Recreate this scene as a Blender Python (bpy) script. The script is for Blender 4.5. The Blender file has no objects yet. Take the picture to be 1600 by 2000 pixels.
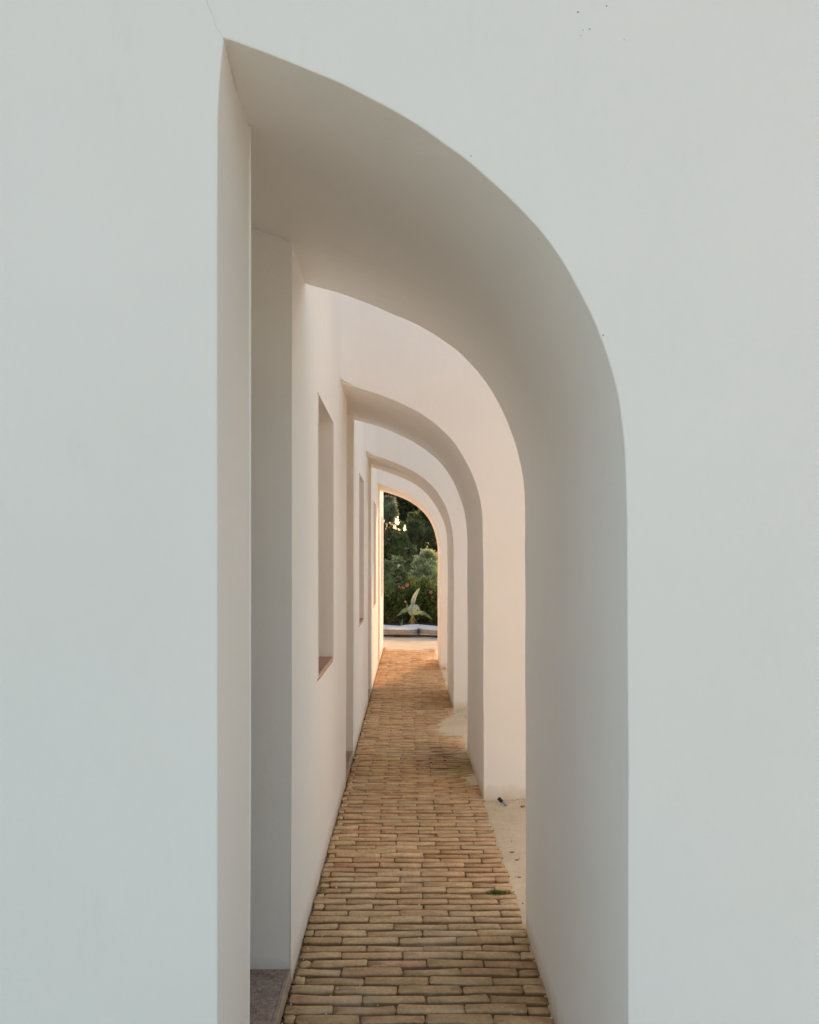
import bpy, math, random
import numpy as np
from mathutils import Vector, noise as mnoise

random.seed(7); rng = np.random.default_rng(7)
R = math.radians
S = bpy.context.scene
C = S.collection

# ------------------------------------------------------------------ camera
CAM_H = 1.6
F = 1500.0                     # focal length in photo pixels (photo 1600 x 2000)
VX, VY = 794.0, 1102.0         # vanishing point of the passage
cam_d = bpy.data.cameras.new('camera'); cam = bpy.data.objects.new('camera', cam_d); C.objects.link(cam)
cam.location = (0, 0, CAM_H); cam.rotation_euler = (R(90), 0, 0)
cam_d.sensor_fit = 'VERTICAL'; cam_d.sensor_height = 24; cam_d.sensor_width = 19.2
cam_d.lens = F / 2000 * 24
cam_d.shift_x = (800 - VX) / 2000; cam_d.shift_y = (VY - 1000) / 2000
cam_d.clip_start = 0.05; cam_d.clip_end = 2000
S.camera = cam

# ------------------------------------------------------------------ light
SUN_EL, SUN_AZ = 15.0, 18.0    # azimuth measured from +Y (view direction) towards +X
W = bpy.data.worlds.new('World'); S.world = W; W.use_nodes = True
nt = W.node_tree; nt.nodes.clear()
o = nt.nodes.new('ShaderNodeOutputWorld'); b = nt.nodes.new('ShaderNodeBackground')
sky = nt.nodes.new('ShaderNodeTexSky'); sky.sky_type = 'NISHITA'; sky.sun_disc = False
sky.sun_elevation = R(SUN_EL); sky.sun_rotation = R(SUN_AZ)
sky.air_density = 1.0; sky.dust_density = 0.8; sky.ozone_density = 1.0
tint = nt.nodes.new('ShaderNodeMix'); tint.data_type = 'RGBA'; tint.blend_type = 'MULTIPLY'
tint.inputs['Factor'].default_value = 1.0
SKY_TINT = (.93, .818, .722, 1)
tint.inputs[7].default_value = SKY_TINT
nt.links.new(sky.outputs[0], tint.inputs[6]); nt.links.new(tint.outputs[2], b.inputs[0])
b.inputs[1].default_value = 0.15
nt.links.new(b.outputs[0], o.inputs[0])

sd = bpy.data.lights.new('sun', 'SUN'); sun = bpy.data.objects.new('sun', sd); C.objects.link(sun)
sd.energy = 2.0; sd.angle = R(1.0); sd.color = (1.0, 0.52, 0.25)
d = Vector((math.sin(R(SUN_AZ)) * math.cos(R(SUN_EL)), math.cos(R(SUN_AZ)) * math.cos(R(SUN_EL)), math.sin(R(SUN_EL))))
sun.rotation_euler = d.to_track_quat('Z', 'Y').to_euler()
sun.location = (6, 20, 12)

S.view_settings.view_transform = 'Standard'; S.view_settings.look = 'None'
S.view_settings.exposure = 1.29; S.view_settings.gamma = 1.0
try: S.view_settings.use_curve_mapping = False
except Exception: pass
S.render.engine = 'CYCLES'
S.cycles.diffuse_bounces = 8; S.cycles.max_bounces = 12; S.cycles.transparent_max_bounces = 8

# ------------------------------------------------------------------ helpers
def px(x, y, D):
    """photo pixel at distance D in front of the camera -> world point (used to take measurements)"""
    return ((x - VX) * D / F, D, CAM_H + (VY - y) * D / F)

def tag(o, label=None, cat=None, group=None, kind=None):
    if label: o['label'] = label
    if cat: o['category'] = cat
    if group: o['group'] = group
    if kind: o['kind'] = kind
    return o

def empty(name, loc=(0, 0, 0)):
    o = bpy.data.objects.new(name, None); C.objects.link(o); o.location = loc; o.empty_display_size = .1
    return o

class MB:
    def __init__(s): s.v = []; s.f = []; s.key = {}
    def vert(s, p, merge=False):
        if merge:
            k = tuple(round(c, 5) for c in p)
            if k in s.key: return s.key[k]
            s.key[k] = len(s.v)
        s.v.append(tuple(p)); return len(s.v) - 1
    def face(s, pts, merge=True): s.f.append([s.vert(p, merge) for p in pts])
    def box(s, a, b):
        x0, y0, z0 = a; x1, y1, z1 = b
        i = len(s.v)
        s.v += [(x0,y0,z0),(x1,y0,z0),(x1,y1,z0),(x0,y1,z0),(x0,y0,z1),(x1,y0,z1),(x1,y1,z1),(x0,y1,z1)]
        s.f += [[i+k for k in q] for q in ((3,2,1,0),(4,5,6,7),(0,1,5,4),(1,2,6,5),(2,3,7,6),(3,0,4,7))]
    def tube(s, pts, rad, n=7, cap=True):
        rings = []
        for k, p in enumerate(pts):
            p = Vector(p)
            t = (Vector(pts[min(k+1, len(pts)-1)]) - Vector(pts[max(k-1, 0)]))
            t = t.normalized() if t.length > 1e-9 else Vector((0,0,1))
            a = t.orthogonal().normalized(); c = t.cross(a)
            r = rad[k] if isinstance(rad, (list, tuple)) else rad
            base = len(s.v)
            for j in range(n):
                q = p + (a*math.cos(2*math.pi*j/n) + c*math.sin(2*math.pi*j/n))*r
                s.v.append(tuple(q))
            rings.append(base)
        for a, c in zip(rings[:-1], rings[1:]):
            for j in range(n): s.f.append([a+j, a+(j+1)%n, c+(j+1)%n, c+j])
        if cap:
            s.f.append([rings[0]+j for j in range(n)][::-1]); s.f.append([rings[-1]+j for j in range(n)])
    def build(s, name, mat, parent=None, smooth=False, sharp=None, bevel=None, wn=False, loc=None):
        me = bpy.data.meshes.new(name); me.from_pydata(s.v, [], s.f); me.validate(); me.update()
        if mat: me.materials.append(mat)
        if smooth or bevel or wn: me.polygons.foreach_set('use_smooth', [True]*len(me.polygons))
        if sharp: me.set_sharp_from_angle(angle=R(sharp))
        o = bpy.data.objects.new(name, me); C.objects.link(o)
        if parent: o.parent = parent
        if loc: o.location = loc
        if bevel:
            m = o.modifiers.new('bevel', 'BEVEL'); m.width = bevel; m.segments = 3; m.limit_method = 'ANGLE'
            m.angle_limit = R(35); m.harden_normals = True
        if wn:
            m = o.modifiers.new('wn', 'WEIGHTED_NORMAL'); m.keep_sharp = True
        return o

def fast_mesh(name, verts, quads, mat, parent=None, smooth=False):
    me = bpy.data.meshes.new(name)
    nv, nf = len(verts), len(quads)
    k = quads.shape[1]
    me.vertices.add(nv); me.vertices.foreach_set('co', verts.astype(np.float32).ravel())
    me.loops.add(nf*k); me.loops.foreach_set('vertex_index', quads.astype(np.int32).ravel())
    me.polygons.add(nf); me.polygons.foreach_set('loop_start', np.arange(0, nf*k, k, dtype=np.int32))
    me.update(calc_edges=True); me.materials.append(mat)
    if smooth: me.polygons.foreach_set('use_smooth', [True]*nf)
    o = bpy.data.objects.new(name, me); C.objects.link(o)
    if parent: o.parent = parent
    return o

# ------------------------------------------------------------------ materials
class NT:
    def __init__(s, name):
        s.m = bpy.data.materials.new(name); s.m.use_nodes = True; s.t = s.m.node_tree
        s.b = s.t.nodes['Principled BSDF']; s.out = s.t.nodes['Material Output']
        s.geo = s.t.nodes.new('ShaderNodeNewGeometry'); s.P = s.geo.outputs['Position']
    def n(s, t, **k):
        q = s.t.nodes.new(t)
        for a, v in k.items(): setattr(q, a, v)
        return q
    def l(s, a, b): s.t.links.new(a, b)
    def noise(s, scale, detail=4, rough=.55, vec=None, stretch=None):
        q = s.n('ShaderNodeTexNoise'); q.inputs['Scale'].default_value = scale
        q.inputs['Detail'].default_value = detail; q.inputs['Roughness'].default_value = rough
        v = vec or s.P
        if stretch:
            mp = s.n('ShaderNodeMapping'); mp.inputs['Scale'].default_value = stretch; s.l(v, mp.inputs[0]); v = mp.outputs[0]
        s.l(v, q.inputs['Vector']); return q.outputs[0]
    def ramp(s, x, stops):
        q = s.n('ShaderNodeValToRGB'); s.l(x, q.inputs[0])
        e = q.color_ramp.elements
        while len(e) < len(stops): e.new(.5)
        for i, (p, c) in enumerate(stops):
            e[i].position = p; e[i].color = (*c, 1) if isinstance(c, tuple) else (c, c, c, 1)
        return q.outputs[0]
    def math(s, op, a, b=None, clamp=False):
        q = s.n('ShaderNodeMath', operation=op, use_clamp=clamp)
        for i, v in enumerate((a, b)):
            if v is None: continue
            if isinstance(v, (int, float)): q.inputs[i].default_value = v
            else: s.l(v, q.inputs[i])
        return q.outputs[0]
    def mix(s, f, a, b, mode='MIX'):
        q = s.n('ShaderNodeMix', data_type='RGBA', blend_type=mode)
        for i, v in ((0, f), (6, a), (7, b)):
            if isinstance(v, (int, float)): q.inputs[i].default_value = v
            elif isinstance(v, tuple): q.inputs[i].default_value = (*v, 1)
            else: s.l(v, q.inputs[i])
        return q.outputs[2]
    def blob(s, cx, cy, rx, ry, soft=.35, amp=.5, cz=None, rz=None, scale=9):
        """1 inside an ellipse on the ground at (cx,cy), ragged by noise"""
        sp = s.n('ShaderNodeSeparateXYZ'); s.l(s.P, sp.inputs[0])
        dx = s.math('DIVIDE', s.math('SUBTRACT', sp.outputs[0], cx), rx)
        dy = s.math('DIVIDE', s.math('SUBTRACT', sp.outputs[1], cy), ry)
        r2 = s.math('ADD', s.math('MULTIPLY', dx, dx), s.math('MULTIPLY', dy, dy))
        if cz is not None:
            dz = s.math('DIVIDE', s.math('SUBTRACT', sp.outputs[2], cz), rz); r2 = s.math('ADD', r2, s.math('MULTIPLY', dz, dz))
        r = s.math('SQRT', r2)
        r = s.math('ADD', r, s.math('MULTIPLY', s.math('SUBTRACT', s.noise(scale, 5, .65), .5), amp*2))
        return s.math('DIVIDE', s.math('SUBTRACT', 1.0, r), soft, True)
    def bump(s, h, strength=.3, dist=.01, prev=None):
        q = s.n('ShaderNodeBump'); q.inputs['Strength'].default_value = strength; q.inputs['Distance'].default_value = dist
        s.l(h, q.inputs['Height'])
        if prev: s.l(prev, q.inputs['Normal'])
        return q.outputs[0]
    def done(s, col, rough=.85, normal=None, spec=.3):
        if isinstance(col, tuple): s.b.inputs['Base Color'].default_value = (*col, 1)
        else: s.l(col, s.b.inputs['Base Color'])
        s.b.inputs['Roughness'].default_value = rough; s.b.inputs['Specular IOR Level'].default_value = spec
        if normal: s.l(normal, s.b.inputs['Normal'])
        return s.m

def m_plaster():
    k = NT('white_plaster')
    big = k.noise(1.1, 3, .5); fine = k.noise(160, 3, .6); mid = k.noise(14, 4, .6)
    c = k.ramp(big, [(.32, (.885, .880, .862)), (.68, (.922, .917, .902))])
    st = k.ramp(k.noise(5.5, 6, .7, stretch=(1, 1, .35)), [(.60, 0.0), (.78, 1.0)])
    c = k.mix(k.math('MULTIPLY', st, .35), c, (.80, .785, .74))
    # dust thrown up on the lowest centimetres of the walls
    sp = k.n('ShaderNodeSeparateXYZ'); k.l(k.P, sp.inputs[0])
    z = k.math('ADD', sp.outputs[2], k.math('MULTIPLY', k.math('SUBTRACT', k.noise(12, 5, .7), .5), .12))
    low = k.math('SUBTRACT', 1.0, k.math('DIVIDE', z, .10), True)
    c = k.mix(k.math('MULTIPLY', low, .65), c, (.60, .49, .35))
    nb = k.bump(mid, .20, .012); nb = k.bump(fine, .10, .0015, nb)
    nb = k.bump(k.noise(4.5, 2, .5, stretch=(1, 1, .6)), .35, .02, nb); nb = k.bump(big, .3, .03, nb)
    return k.done(c, .92, nb, .2)

def m_brick(name, obj_random):
    k = NT(name)
    if obj_random: rnd = k.n('ShaderNodeObjectInfo').outputs['Random']
    else: rnd = k.geo.outputs['Random Per Island']
    c = k.ramp(rnd, [(0, (.62, .42, .235)), (.25, (.74, .53, .31)), (.5, (.68, .48, .285)), (.75, (.78, .58, .345)), (.92, (.73, .46, .285)), (1, (.58, .39, .22))])
    grain = k.noise(60, 5, .7)
    c = k.mix(1.0, c, k.ramp(grain, [(.25, .78), (.6, 1.08)]), 'MULTIPLY')
    c = k.mix(1.0, c, k.ramp(k.noise(11, 5, .7), [(.3, (.76, .72, .68)), (.55, (1.02, 1.0, .97)), (.7, (1.14, 1.12, 1.08))]), 'MULTIPLY')
    # big worn areas along the path
    c = k.mix(k.ramp(k.noise(1.3, 3, .6), [(.45, 0.0), (.7, .40)]), c, (.62, .47, .30))
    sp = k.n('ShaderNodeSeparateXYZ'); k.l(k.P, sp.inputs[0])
    # soil, and joint shade painted into the colour, low on the brick flanks
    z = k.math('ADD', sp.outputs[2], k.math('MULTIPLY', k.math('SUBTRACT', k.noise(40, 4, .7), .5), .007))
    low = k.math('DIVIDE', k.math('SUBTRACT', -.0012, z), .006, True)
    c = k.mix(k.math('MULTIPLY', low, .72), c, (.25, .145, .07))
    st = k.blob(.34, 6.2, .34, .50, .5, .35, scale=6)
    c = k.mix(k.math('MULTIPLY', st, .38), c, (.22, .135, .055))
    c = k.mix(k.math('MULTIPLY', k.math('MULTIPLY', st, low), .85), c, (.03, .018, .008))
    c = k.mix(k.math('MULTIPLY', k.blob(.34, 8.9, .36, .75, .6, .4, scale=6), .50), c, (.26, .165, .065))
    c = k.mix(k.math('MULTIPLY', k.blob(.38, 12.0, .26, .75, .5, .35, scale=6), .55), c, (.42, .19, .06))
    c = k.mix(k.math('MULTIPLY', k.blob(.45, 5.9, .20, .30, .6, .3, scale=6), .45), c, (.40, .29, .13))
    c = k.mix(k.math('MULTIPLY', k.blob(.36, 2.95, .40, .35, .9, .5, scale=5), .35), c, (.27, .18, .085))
    c = k.mix(k.math('MULTIPLY', k.blob(.05, 12.6, 1.3, 2.2, .9, .4, scale=3), .35), c, (.66, .50, .36))
    c = k.mix(k.ramp(k.noise(2.4, 5, .7), [(.52, 0.0), (.68, .45)]), c, (.78, .64, .45))
    c = k.mix(k.ramp(k.noise(1.9, 4, .7, stretch=(1.5, .7, 1)), [(.56, 0.0), (.72, .35)]), c, (.55, .33, .16))
    # white scuffs
    c = k.mix(k.ramp(k.noise(33, 2, .5), [(.745, 0.0), (.765, .75)]), c, (.72, .68, .60))
    nb = k.bump(grain, .85, .005); nb = k.bump(k.noise(14, 4, .6), .5, .010, nb)
    return k.done(c, .9, nb, .15)

def m_mortar():
    k = NT('sandy_joint')
    c = k.ramp(k.noise(25, 5, .7), [(.3, (.32, .21, .115)), (.7, (.56, .42, .27))])
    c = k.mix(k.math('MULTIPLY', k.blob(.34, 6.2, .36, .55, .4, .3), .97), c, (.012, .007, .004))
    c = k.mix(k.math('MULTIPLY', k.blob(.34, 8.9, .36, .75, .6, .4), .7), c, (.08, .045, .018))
    return k.done(c, .95, k.bump(k.noise(120, 4, .7), .6, .004), .1)

def m_sand():
    k = NT('pale_sand')
    c = k.ramp(k.noise(3.2, 6, .65), [(.3, (.72, .61, .43)), (.7, (.86, .765, .58))])
    c = k.mix(k.ramp(k.noise(40, 4, .7), [(.55, 0.0), (.75, .45)]), c, (.44, .31, .19))
    c = k.mix(1.0, c, k.ramp(k.noise(300, 3, .7), [(.3, .80), (.6, 1.05)]), 'MULTIPLY')
    c = k.mix(k.ramp(k.noise(75, 2, .5), [(.72, 0.0), (.76, .8)]), c, (.10, .06, .035))
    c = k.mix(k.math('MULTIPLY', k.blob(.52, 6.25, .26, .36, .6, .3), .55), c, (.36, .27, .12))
    sp = k.n('ShaderNodeSeparateXYZ'); k.l(k.P, sp.inputs[0])
    nb = k.bump(k.noise(70, 4, .7), .6, .006); nb = k.bump(k.noise(9, 4, .6), .5, .03, nb)
    return k.done(c, .95, nb, .1)

def m_simple(name, stops, scale=8, rough=.8, bs=.2, bd=.003, bscale=80, spec=.3, stretch=None):
    k = NT(name)
    c = k.ramp(k.noise(scale, 5, .6, stretch=stretch), stops)
    return k.done(c, rough, k.bump(k.noise(bscale, 4, .6), bs, bd), spec)

def m_marble():
    k = NT('mauve_marble')
    v = k.noise(14, 8, .75, stretch=(1.2, .8, 1))
    v2 = k.noise(55, 6, .8)
    c = k.ramp(v, [(.30, (.15, .125, .11)), (.45, (.34, .25, .205)), (.56, (.46, .355, .30)), (.68, (.32, .245, .20)), (.8, (.55, .45, .39))])
    c = k.mix(1.0, c, k.ramp(v2, [(.35, .55), (.62, 1.25)]), 'MULTIPLY')
    return k.done(c, .5, None, .4)

def m_leaf(name, dark, mid, light, trans=.48):
    k = NT(name)
    r = k.geo.outputs['Random Per Island']
    c = k.ramp(r, [(0, dark), (.5, mid), (.85, mid), (1, light)])
    c = k.mix(1.0, c, k.ramp(k.noise(2.6, 3, .6), [(.32, .55), (.68, 1.9)]), 'MULTIPLY')
    k.done(c, .6, None, .25)
    tr = k.n('ShaderNodeBsdfTranslucent'); k.l(c, tr.inputs[0])
    mx = k.n('ShaderNodeMixShader'); mx.inputs[0].default_value = trans
    k.l(k.b.outputs[0], mx.inputs[1]); k.l(tr.outputs[0], mx.inputs[2]); k.l(mx.outputs[0], k.out.inputs[0])
    return k.m

M = dict(
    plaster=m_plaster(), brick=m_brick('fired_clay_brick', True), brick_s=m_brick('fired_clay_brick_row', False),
    mortar=m_mortar(), sand=m_sand(), marble=m_marble(),
    sill=m_simple('terracotta_tile', [(.3, (.50, .27, .18)), (.7, (.66, .41, .29))], 22, .7, .3, .003, 60, .3, (.6, 3, 1)),
    lip=m_simple('marble_edge', [(.3, (.36, .27, .21)), (.7, (.50, .40, .32))], 18, .6),
    bark=m_simple('bark', [(.3, (.05, .035, .024)), (.7, (.12, .085, .06))], 14, .95, .8, .02, 30),
    concrete=m_simple('rough_concrete', [(.3, (.30, .27, .225)), (.7, (.42, .385, .33))], 16, .95, .7, .01, 50, .2),
    cap=m_simple('white_capping', [(.3, (.72, .735, .75)), (.7, (.80, .81, .82))], 5, .55),
    soil=m_simple('dark_soil', [(.3, (.045, .030, .020)), (.7, (.10, .07, .045))], 8, .95, .8, .02, 30),
    darkstrip=m_simple('damp_dark_gravel', [(.3, (.035, .018, .014)), (.7, (.075, .042, .032))], 20, .95, .8, .01, 60),
    wood=m_simple('weathered_wood', [(.3, (.14, .085, .05)), (.7, (.22, .14, .085))], 12, .6, .3, .004, 60, .3, (3, 3, .3)),
    glass=m_simple('dark_window_glass', [(.3, (.03, .035, .04)), (.7, (.04, .045, .05))], 2, .08, .0, .001, 10, .6),
    black=m_simple('black_plastic', [(.3, (.012, .012, .014)), (.7, (.025, .025, .028))], 10, .35),
    grey=m_simple('grey_metal', [(.3, (.25, .27, .27)), (.7, (.33, .35, .35))], 10, .4),
    white=m_simple('white_chip', [(.3, (.72, .70, .66)), (.7, (.82, .80, .77))], 10, .7),
    crack=m_simple('crack_grey', [(.3, (.60, .60, .58)), (.7, (.74, .74, .72))], 30, .95),
    speck=m_simple('dark_speck', [(.3, (.07, .065, .05)), (.7, (.13, .12, .09))], 30, .95),
    dead=m_simple('dry_leaf', [(.3, (.26, .13, .06)), (.7, (.40, .23, .12))], 40, .8),
)

# ------------------------------------------------------------------ the passage: measured depths (metres)
XL, XR = -0.443, 0.522
H_TOP = 3.85
Z_FOOT = -.09            # walls run on below the sand
FRONT = [1.80, 5.22, 8.52, 11.76]
BACK = [3.36, 6.56, 9.78, 12.86]
DOOR = [(2.16, 2.93), (5.61, 6.35), (8.84, 9.47), (12.05, 12.58)]
WIN = [(3.82, 4.61), (7.14, 7.90), (10.30, 10.98), (13.45, 14.10)]
Y_END = 14.64
Z_SPRING = 2.83
WZ = (1.035, 2.448)

# arch profile (front edge of the first wall, and all other edges)
pA = [(437,75),(500,97),(600,135),(700,178),(800,232),(900,300),(1000,387),(1060,452),(1100,507),(1150,592),(1190,692),(1213,790),(1223,880),(1225,1010)]
PA = [((x-VX)*1.8/F, CAM_H+(VY-y)*1.8/F) for x, y in pA]
PB = [(XL,Z_SPRING),(-.32,2.795),(-.205,2.757),(-.09,2.712),(.05,2.648),(.14,2.592),(.22,2.532),(.317,2.432),(.404,2.300),(.455,2.19),(.490,2.075),(.513,1.95),(.521,1.81),(XR,1.66)]
def catmull(P, n=6):
    out = []
    Q = [P[0]] + P + [P[-1]]
    for i in range(1, len(Q)-2):
        for t in range(n):
            u = t/n
            out.append(tuple(.5*((2*Q[i][k]) + (-Q[i-1][k]+Q[i+1][k])*u + (2*Q[i-1][k]-5*Q[i][k]+4*Q[i+1][k]-Q[i+2][k])*u*u + (-Q[i-1][k]+3*Q[i][k]-3*Q[i+1][k]+Q[i+2][k])*u**3) for k in (0, 1)))
    out.append(P[-1]); return out
def jamb(P, n=9):
    x, z = P[-1]
    return P + [(x + (XR - x)*(i/n), z + (Z_FOOT - z)*(i/n)) for i in range(1, n+1)]
def relax(P, it):
    P = list(P)
    for _ in range(it):
        P = [P[0]] + [((a[0]+2*b[0]+c[0])/4, (a[1]+2*b[1]+c[1])/4) for a, b, c in zip(P[:-2], P[1:-1], P[2:])] + [P[-1]]
    return P
A_ = jamb(relax(catmull(PA), 40)); B_ = jamb(relax(catmull(PB), 10))

def arch_wall(idx, label):
    """one cross wall: curved soffit lofted between front and back outlines, rounded arrises, battered outer end"""
    y0, y1 = FRONT[idx], BACK[idx]
    t = tag(empty('arched_wall', (XR + .6, y0, 0)), label, 'arched wall', 'arched cross walls along the passage')
    off = Vector((XR + .6, y0, 0))
    fr = A_ if idx == 0 else B_; bk = B_
    n = len(fr)
    def wob(P, seed, amp):
        out = []
        for i, (x, z) in enumerate(P):
            w = mnoise.noise(Vector((x*3.1, z*3.1, seed*7.7)))*amp
            w2 = mnoise.noise(Vector((x*11, z*11, seed*3.3)))*amp*.35
            k = 0 if i == 0 else 1
            out.append((x + (w + w2)*k, z + (w + w2)*k*(1 if z > .1 else 0)))
        return out
    fr = wob(fr, idx+1, .0035 if idx == 0 else .005); bk = wob(bk, idx+9, .006)
    def normals(P):
        N = []
        for i in range(len(P)):
            a, b = P[max(i-1, 0)], P[min(i+1, len(P)-1)]
            tx, tz = b[0]-a[0], b[1]-a[1]; L = math.hypot(tx, tz); N.append((-tz/L*-1*-1, tx/L))   # towards the masonry
        return N
    # masonry lies above / right of the curve: left normal of travel direction is up-right
    def outn(P): return [(-b if False else nz_x, nz_z) for (nz_x, nz_z) in [(-(tz), tx) for tx, tz in tang(P)]]
    def tang(P):
        T = []
        for i in range(len(P)):
            a, b = P[max(i-1, 0)], P[min(i+1, len(P)-1)]
            tx, tz = b[0]-a[0], b[1]-a[1]; L = math.hypot(tx, tz); T.append((tx/L, tz/L))
        return T
    m = MB()
    rings = []
    rad = .0045 if idx == 0 else .006
    segs = 4
    def ring(P, y, r, off_):       # push outline into the masonry by off_
        out = []
        for (x, z), (tx, tz) in zip(P, tang(P)):
            nx, nz = -tz, tx
            out.append((x + nx*off_, y, z + nz*off_ if z > .05 else z))
        out[0] = (P[0][0], y, P[0][1] + off_)
        if y > y0 + rad*1.01 or idx: out[0] = (XL - .014, y, P[0][1] + off_ + .004)
        return out
    # front arris -> soffit -> back arris
    seq = []
    for s_ in range(segs+1):
        a = s_/segs*math.pi/2
        seq.append(ring(fr, y0 + rad*(1-math.cos(a)), rad, rad*(1-math.sin(a))))
    nm = 6
    for s_ in range(1, nm):
        u = s_/nm
        P = [(f[0]*(1-u)+g[0]*u, f[1]*(1-u)+g[1]*u) for f, g in zip(fr, bk)]
        seq.append(ring(P, y0 + (y1-y0)*u, 0, 0))
    for s_ in range(segs+1):
        a = (1 - s_/segs)*math.pi/2
        seq.append(ring(bk, y1 - rad*(1-math.cos(a)), rad, rad*(1-math.sin(a))))
    # outer outline with the same number of points
    top_w, out_w = (1.3, 1.7) if idx == 0 else (1.0, 1.75)
    def outer(P, y):
        out = []
        kk = next(i for i, p in enumerate(P) if p[0] > .40)
        for i, (x, z) in enumerate(P):
            if i <= kk:
                out.append((XL + (top_w - XL)*(i/kk), y, H_TOP))
            else:
                u = (i-kk)/(len(P)-1-kk); out.append((top_w + (out_w-top_w)*u, y, H_TOP*(1-u) + Z_FOOT*u))
        return out
    of, ob = outer(fr, y0), outer(bk, y1)
    idxs = []
    for r_ in [of] + seq + [ob]:
        base = len(m.v); m.v += [tuple(Vector(p) - off) for p in r_]; idxs.append(base)
    for a, b in list(zip(idxs[:-1], idxs[1:])) + [(idxs[-1], idxs[0])]:
        for i in range(n-1): m.f.append([a+i, b+i, b+i+1, a+i+1])
    if idx == 0:
        # the same face runs on to the left of the opening as the end of the building
        yb = 2.0; jp = []
        for py in (75, 95, 125, 170, 230, 310, 420, 700, 1100, 1500, 2000):
            z = CAM_H + (VY-py)*1.8/F
            x = XL + .0150*max(0, 1-(py-75)/190)**2
            jp.append((x + (mnoise.noise(Vector((0, z*2, 5)))*.003 if py > 300 else 0), z))
        jp.append((XL, Z_FOOT))
        LX = -7.0
        rr = []
        rr.append([(LX, y0, z) for x, z in jp])
        for s_ in range(segs+1):
            a = s_/segs*math.pi/2
            rr.append([(x - rad*(1-math.sin(a)), y0 + rad*(1-math.cos(a)), z) for x, z in jp])
        rr.append([(XL, yb, z) for x, z in jp])
        ib = []
        for r_ in rr:
            base = len(m.v); m.v += [tuple(Vector(p) - off) for p in r_]; ib.append(base)
        for a, b in zip(ib[:-1], ib[1:]):
            for i in range(len(jp)-1): m.f.append([a+i, b+i, b+i+1, a+i+1])
        z0 = jp[0][1]; xj = jp[0][0] - rad
        for q in ([(LX,y0,z0),(xj,y0,z0),(PA[0][0],y0,z0),(PA[0][0],y0,z0+rad),(XL,y0,H_TOP),(LX,y0,H_TOP)],
                  [(LX,y0,H_TOP),(XL,y0,H_TOP),(XL,yb,H_TOP),(LX,yb,H_TOP)], [(LX,y0,0),(LX,y0,H_TOP),(LX,yb,H_TOP),(LX,yb,0)],
                  [(LX,yb,0),(LX,yb,H_TOP),(XL,yb,H_TOP),(XL,yb,0)],
                  ):
            m.f.append([m.vert(tuple(Vector(p)-off)) for p in q])
    else:
        # coved corner between the building and the cross wall, above the springing
        r = .13
        prev = None
        zs = [(Z_SPRING, 0)]
        cols = []
        for s_ in range(13):
            a = s_/12*math.pi/2
            x = XL + r*(1-math.sin(a)) ; y = y0 - r*(1-math.cos(a))
            zb = Z_SPRING - (x-XL)*.29 + .012
            cols.append(((x, y, zb), (x, y, H_TOP - .002)))
        i0 = len(m.v)
        for a_, b_ in cols: m.v += [tuple(Vector(a_)-off), tuple(Vector(b_)-off)]
        for s_ in range(12): m.f.append([i0+2*s_, i0+2*s_+1, i0+2*s_+3, i0+2*s_+2])
        # underside of the cove
        c = (XL, y0 + .02, Z_SPRING + .012)
        j = m.vert(tuple(Vector(c)-off))
        for s_ in range(12): m.f.append([i0+2*s_, i0+2*s_+2, j])
    w = m.build('wall', M['plaster'], t, smooth=True, sharp=32, wn=True)
    return t

arch_wall_labels = [
    'nearest and largest white arched wall, its face filling the picture around the opening',
    'second white arched wall from the camera, standing behind the sandy strip on the right',
    'third white arched wall from the camera, behind the patch where sand covers the bricks',
    'last white arched wall at the far end of the passage, its arch glowing orange']
arches = [arch_wall(i, arch_wall_labels[i]) for i in range(4)]

# ------------------------------------------------------------------ building on the left with door recesses and window niches
bld = tag(empty('white_building', (XL - 1.0, 2.0, 0)), 'long white plastered building on the left with narrow windows and door recesses', 'building')
OFF = Vector(bld.location)
m = MB()
ys = sorted({2.0, Y_END, *[v for p in DOOR for v in p], *[v for p in WIN for v in p]})
zs = [Z_FOOT, WZ[0], WZ[1], Z_SPRING, H_TOP]
def q(pts): m.face([tuple(Vector(p)-OFF) for p in pts])
def is_hole(ya, yb, za, zb):
    ym, zm = (ya+yb)/2, (za+zb)/2
    return any(a < ym < b for a, b in DOOR) and zm < Z_SPRING or any(a < ym < b for a, b in WIN) and WZ[0] < zm < WZ[1]
for ya, yb in zip(ys[:-1], ys[1:]):
    for za, zb in zip(zs[:-1], zs[1:]):
        if not is_hole(ya, yb, za, zb): q([(XL,ya,za),(XL,yb,za),(XL,yb,zb),(XL,ya,zb)])
DD, WD = .34, .26
for a, b in DOOR:
    zt = Z_SPRING + DD*.35
    q([(XL-DD,a,Z_FOOT),(XL-DD,b,Z_FOOT),(XL-DD,b,zt),(XL-DD,a,zt)])
    for y, s in ((a, 1), (b, -1)):
        pts = [(XL,y,z) for z in zs[:4]] + [(XL-DD,y,zt), (XL-DD,y,Z_FOOT)]
        q(pts if s > 0 else pts[::-1])
    q([(XL,a,Z_SPRING),(XL,b,Z_SPRING),(XL-DD,b,zt),(XL-DD,a,zt)])
for a, b in WIN:
    z0, z1 = WZ
    q([(XL-WD,a,z0),(XL-WD,b,z0),(XL-WD,b,z1),(XL-WD,a,z1)])
    q([(XL,a,z0),(XL,a,z1),(XL-WD,a,z1),(XL-WD,a,z0)]); q([(XL,b,z1),(XL,b,z0),(XL-WD,b,z0),(XL-WD,b,z1)])
    q([(XL,a,z1),(XL,b,z1),(XL-WD,b,z1),(XL-WD,a,z1)]); q([(XL,b,z0),(XL,a,z0),(XL-WD,a,z0),(XL-WD,b,z0)])
BX = -6.9
q([(XL,Y_END,z) for z in zs] + [(BX,Y_END,H_TOP),(BX,Y_END,0)])
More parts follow.
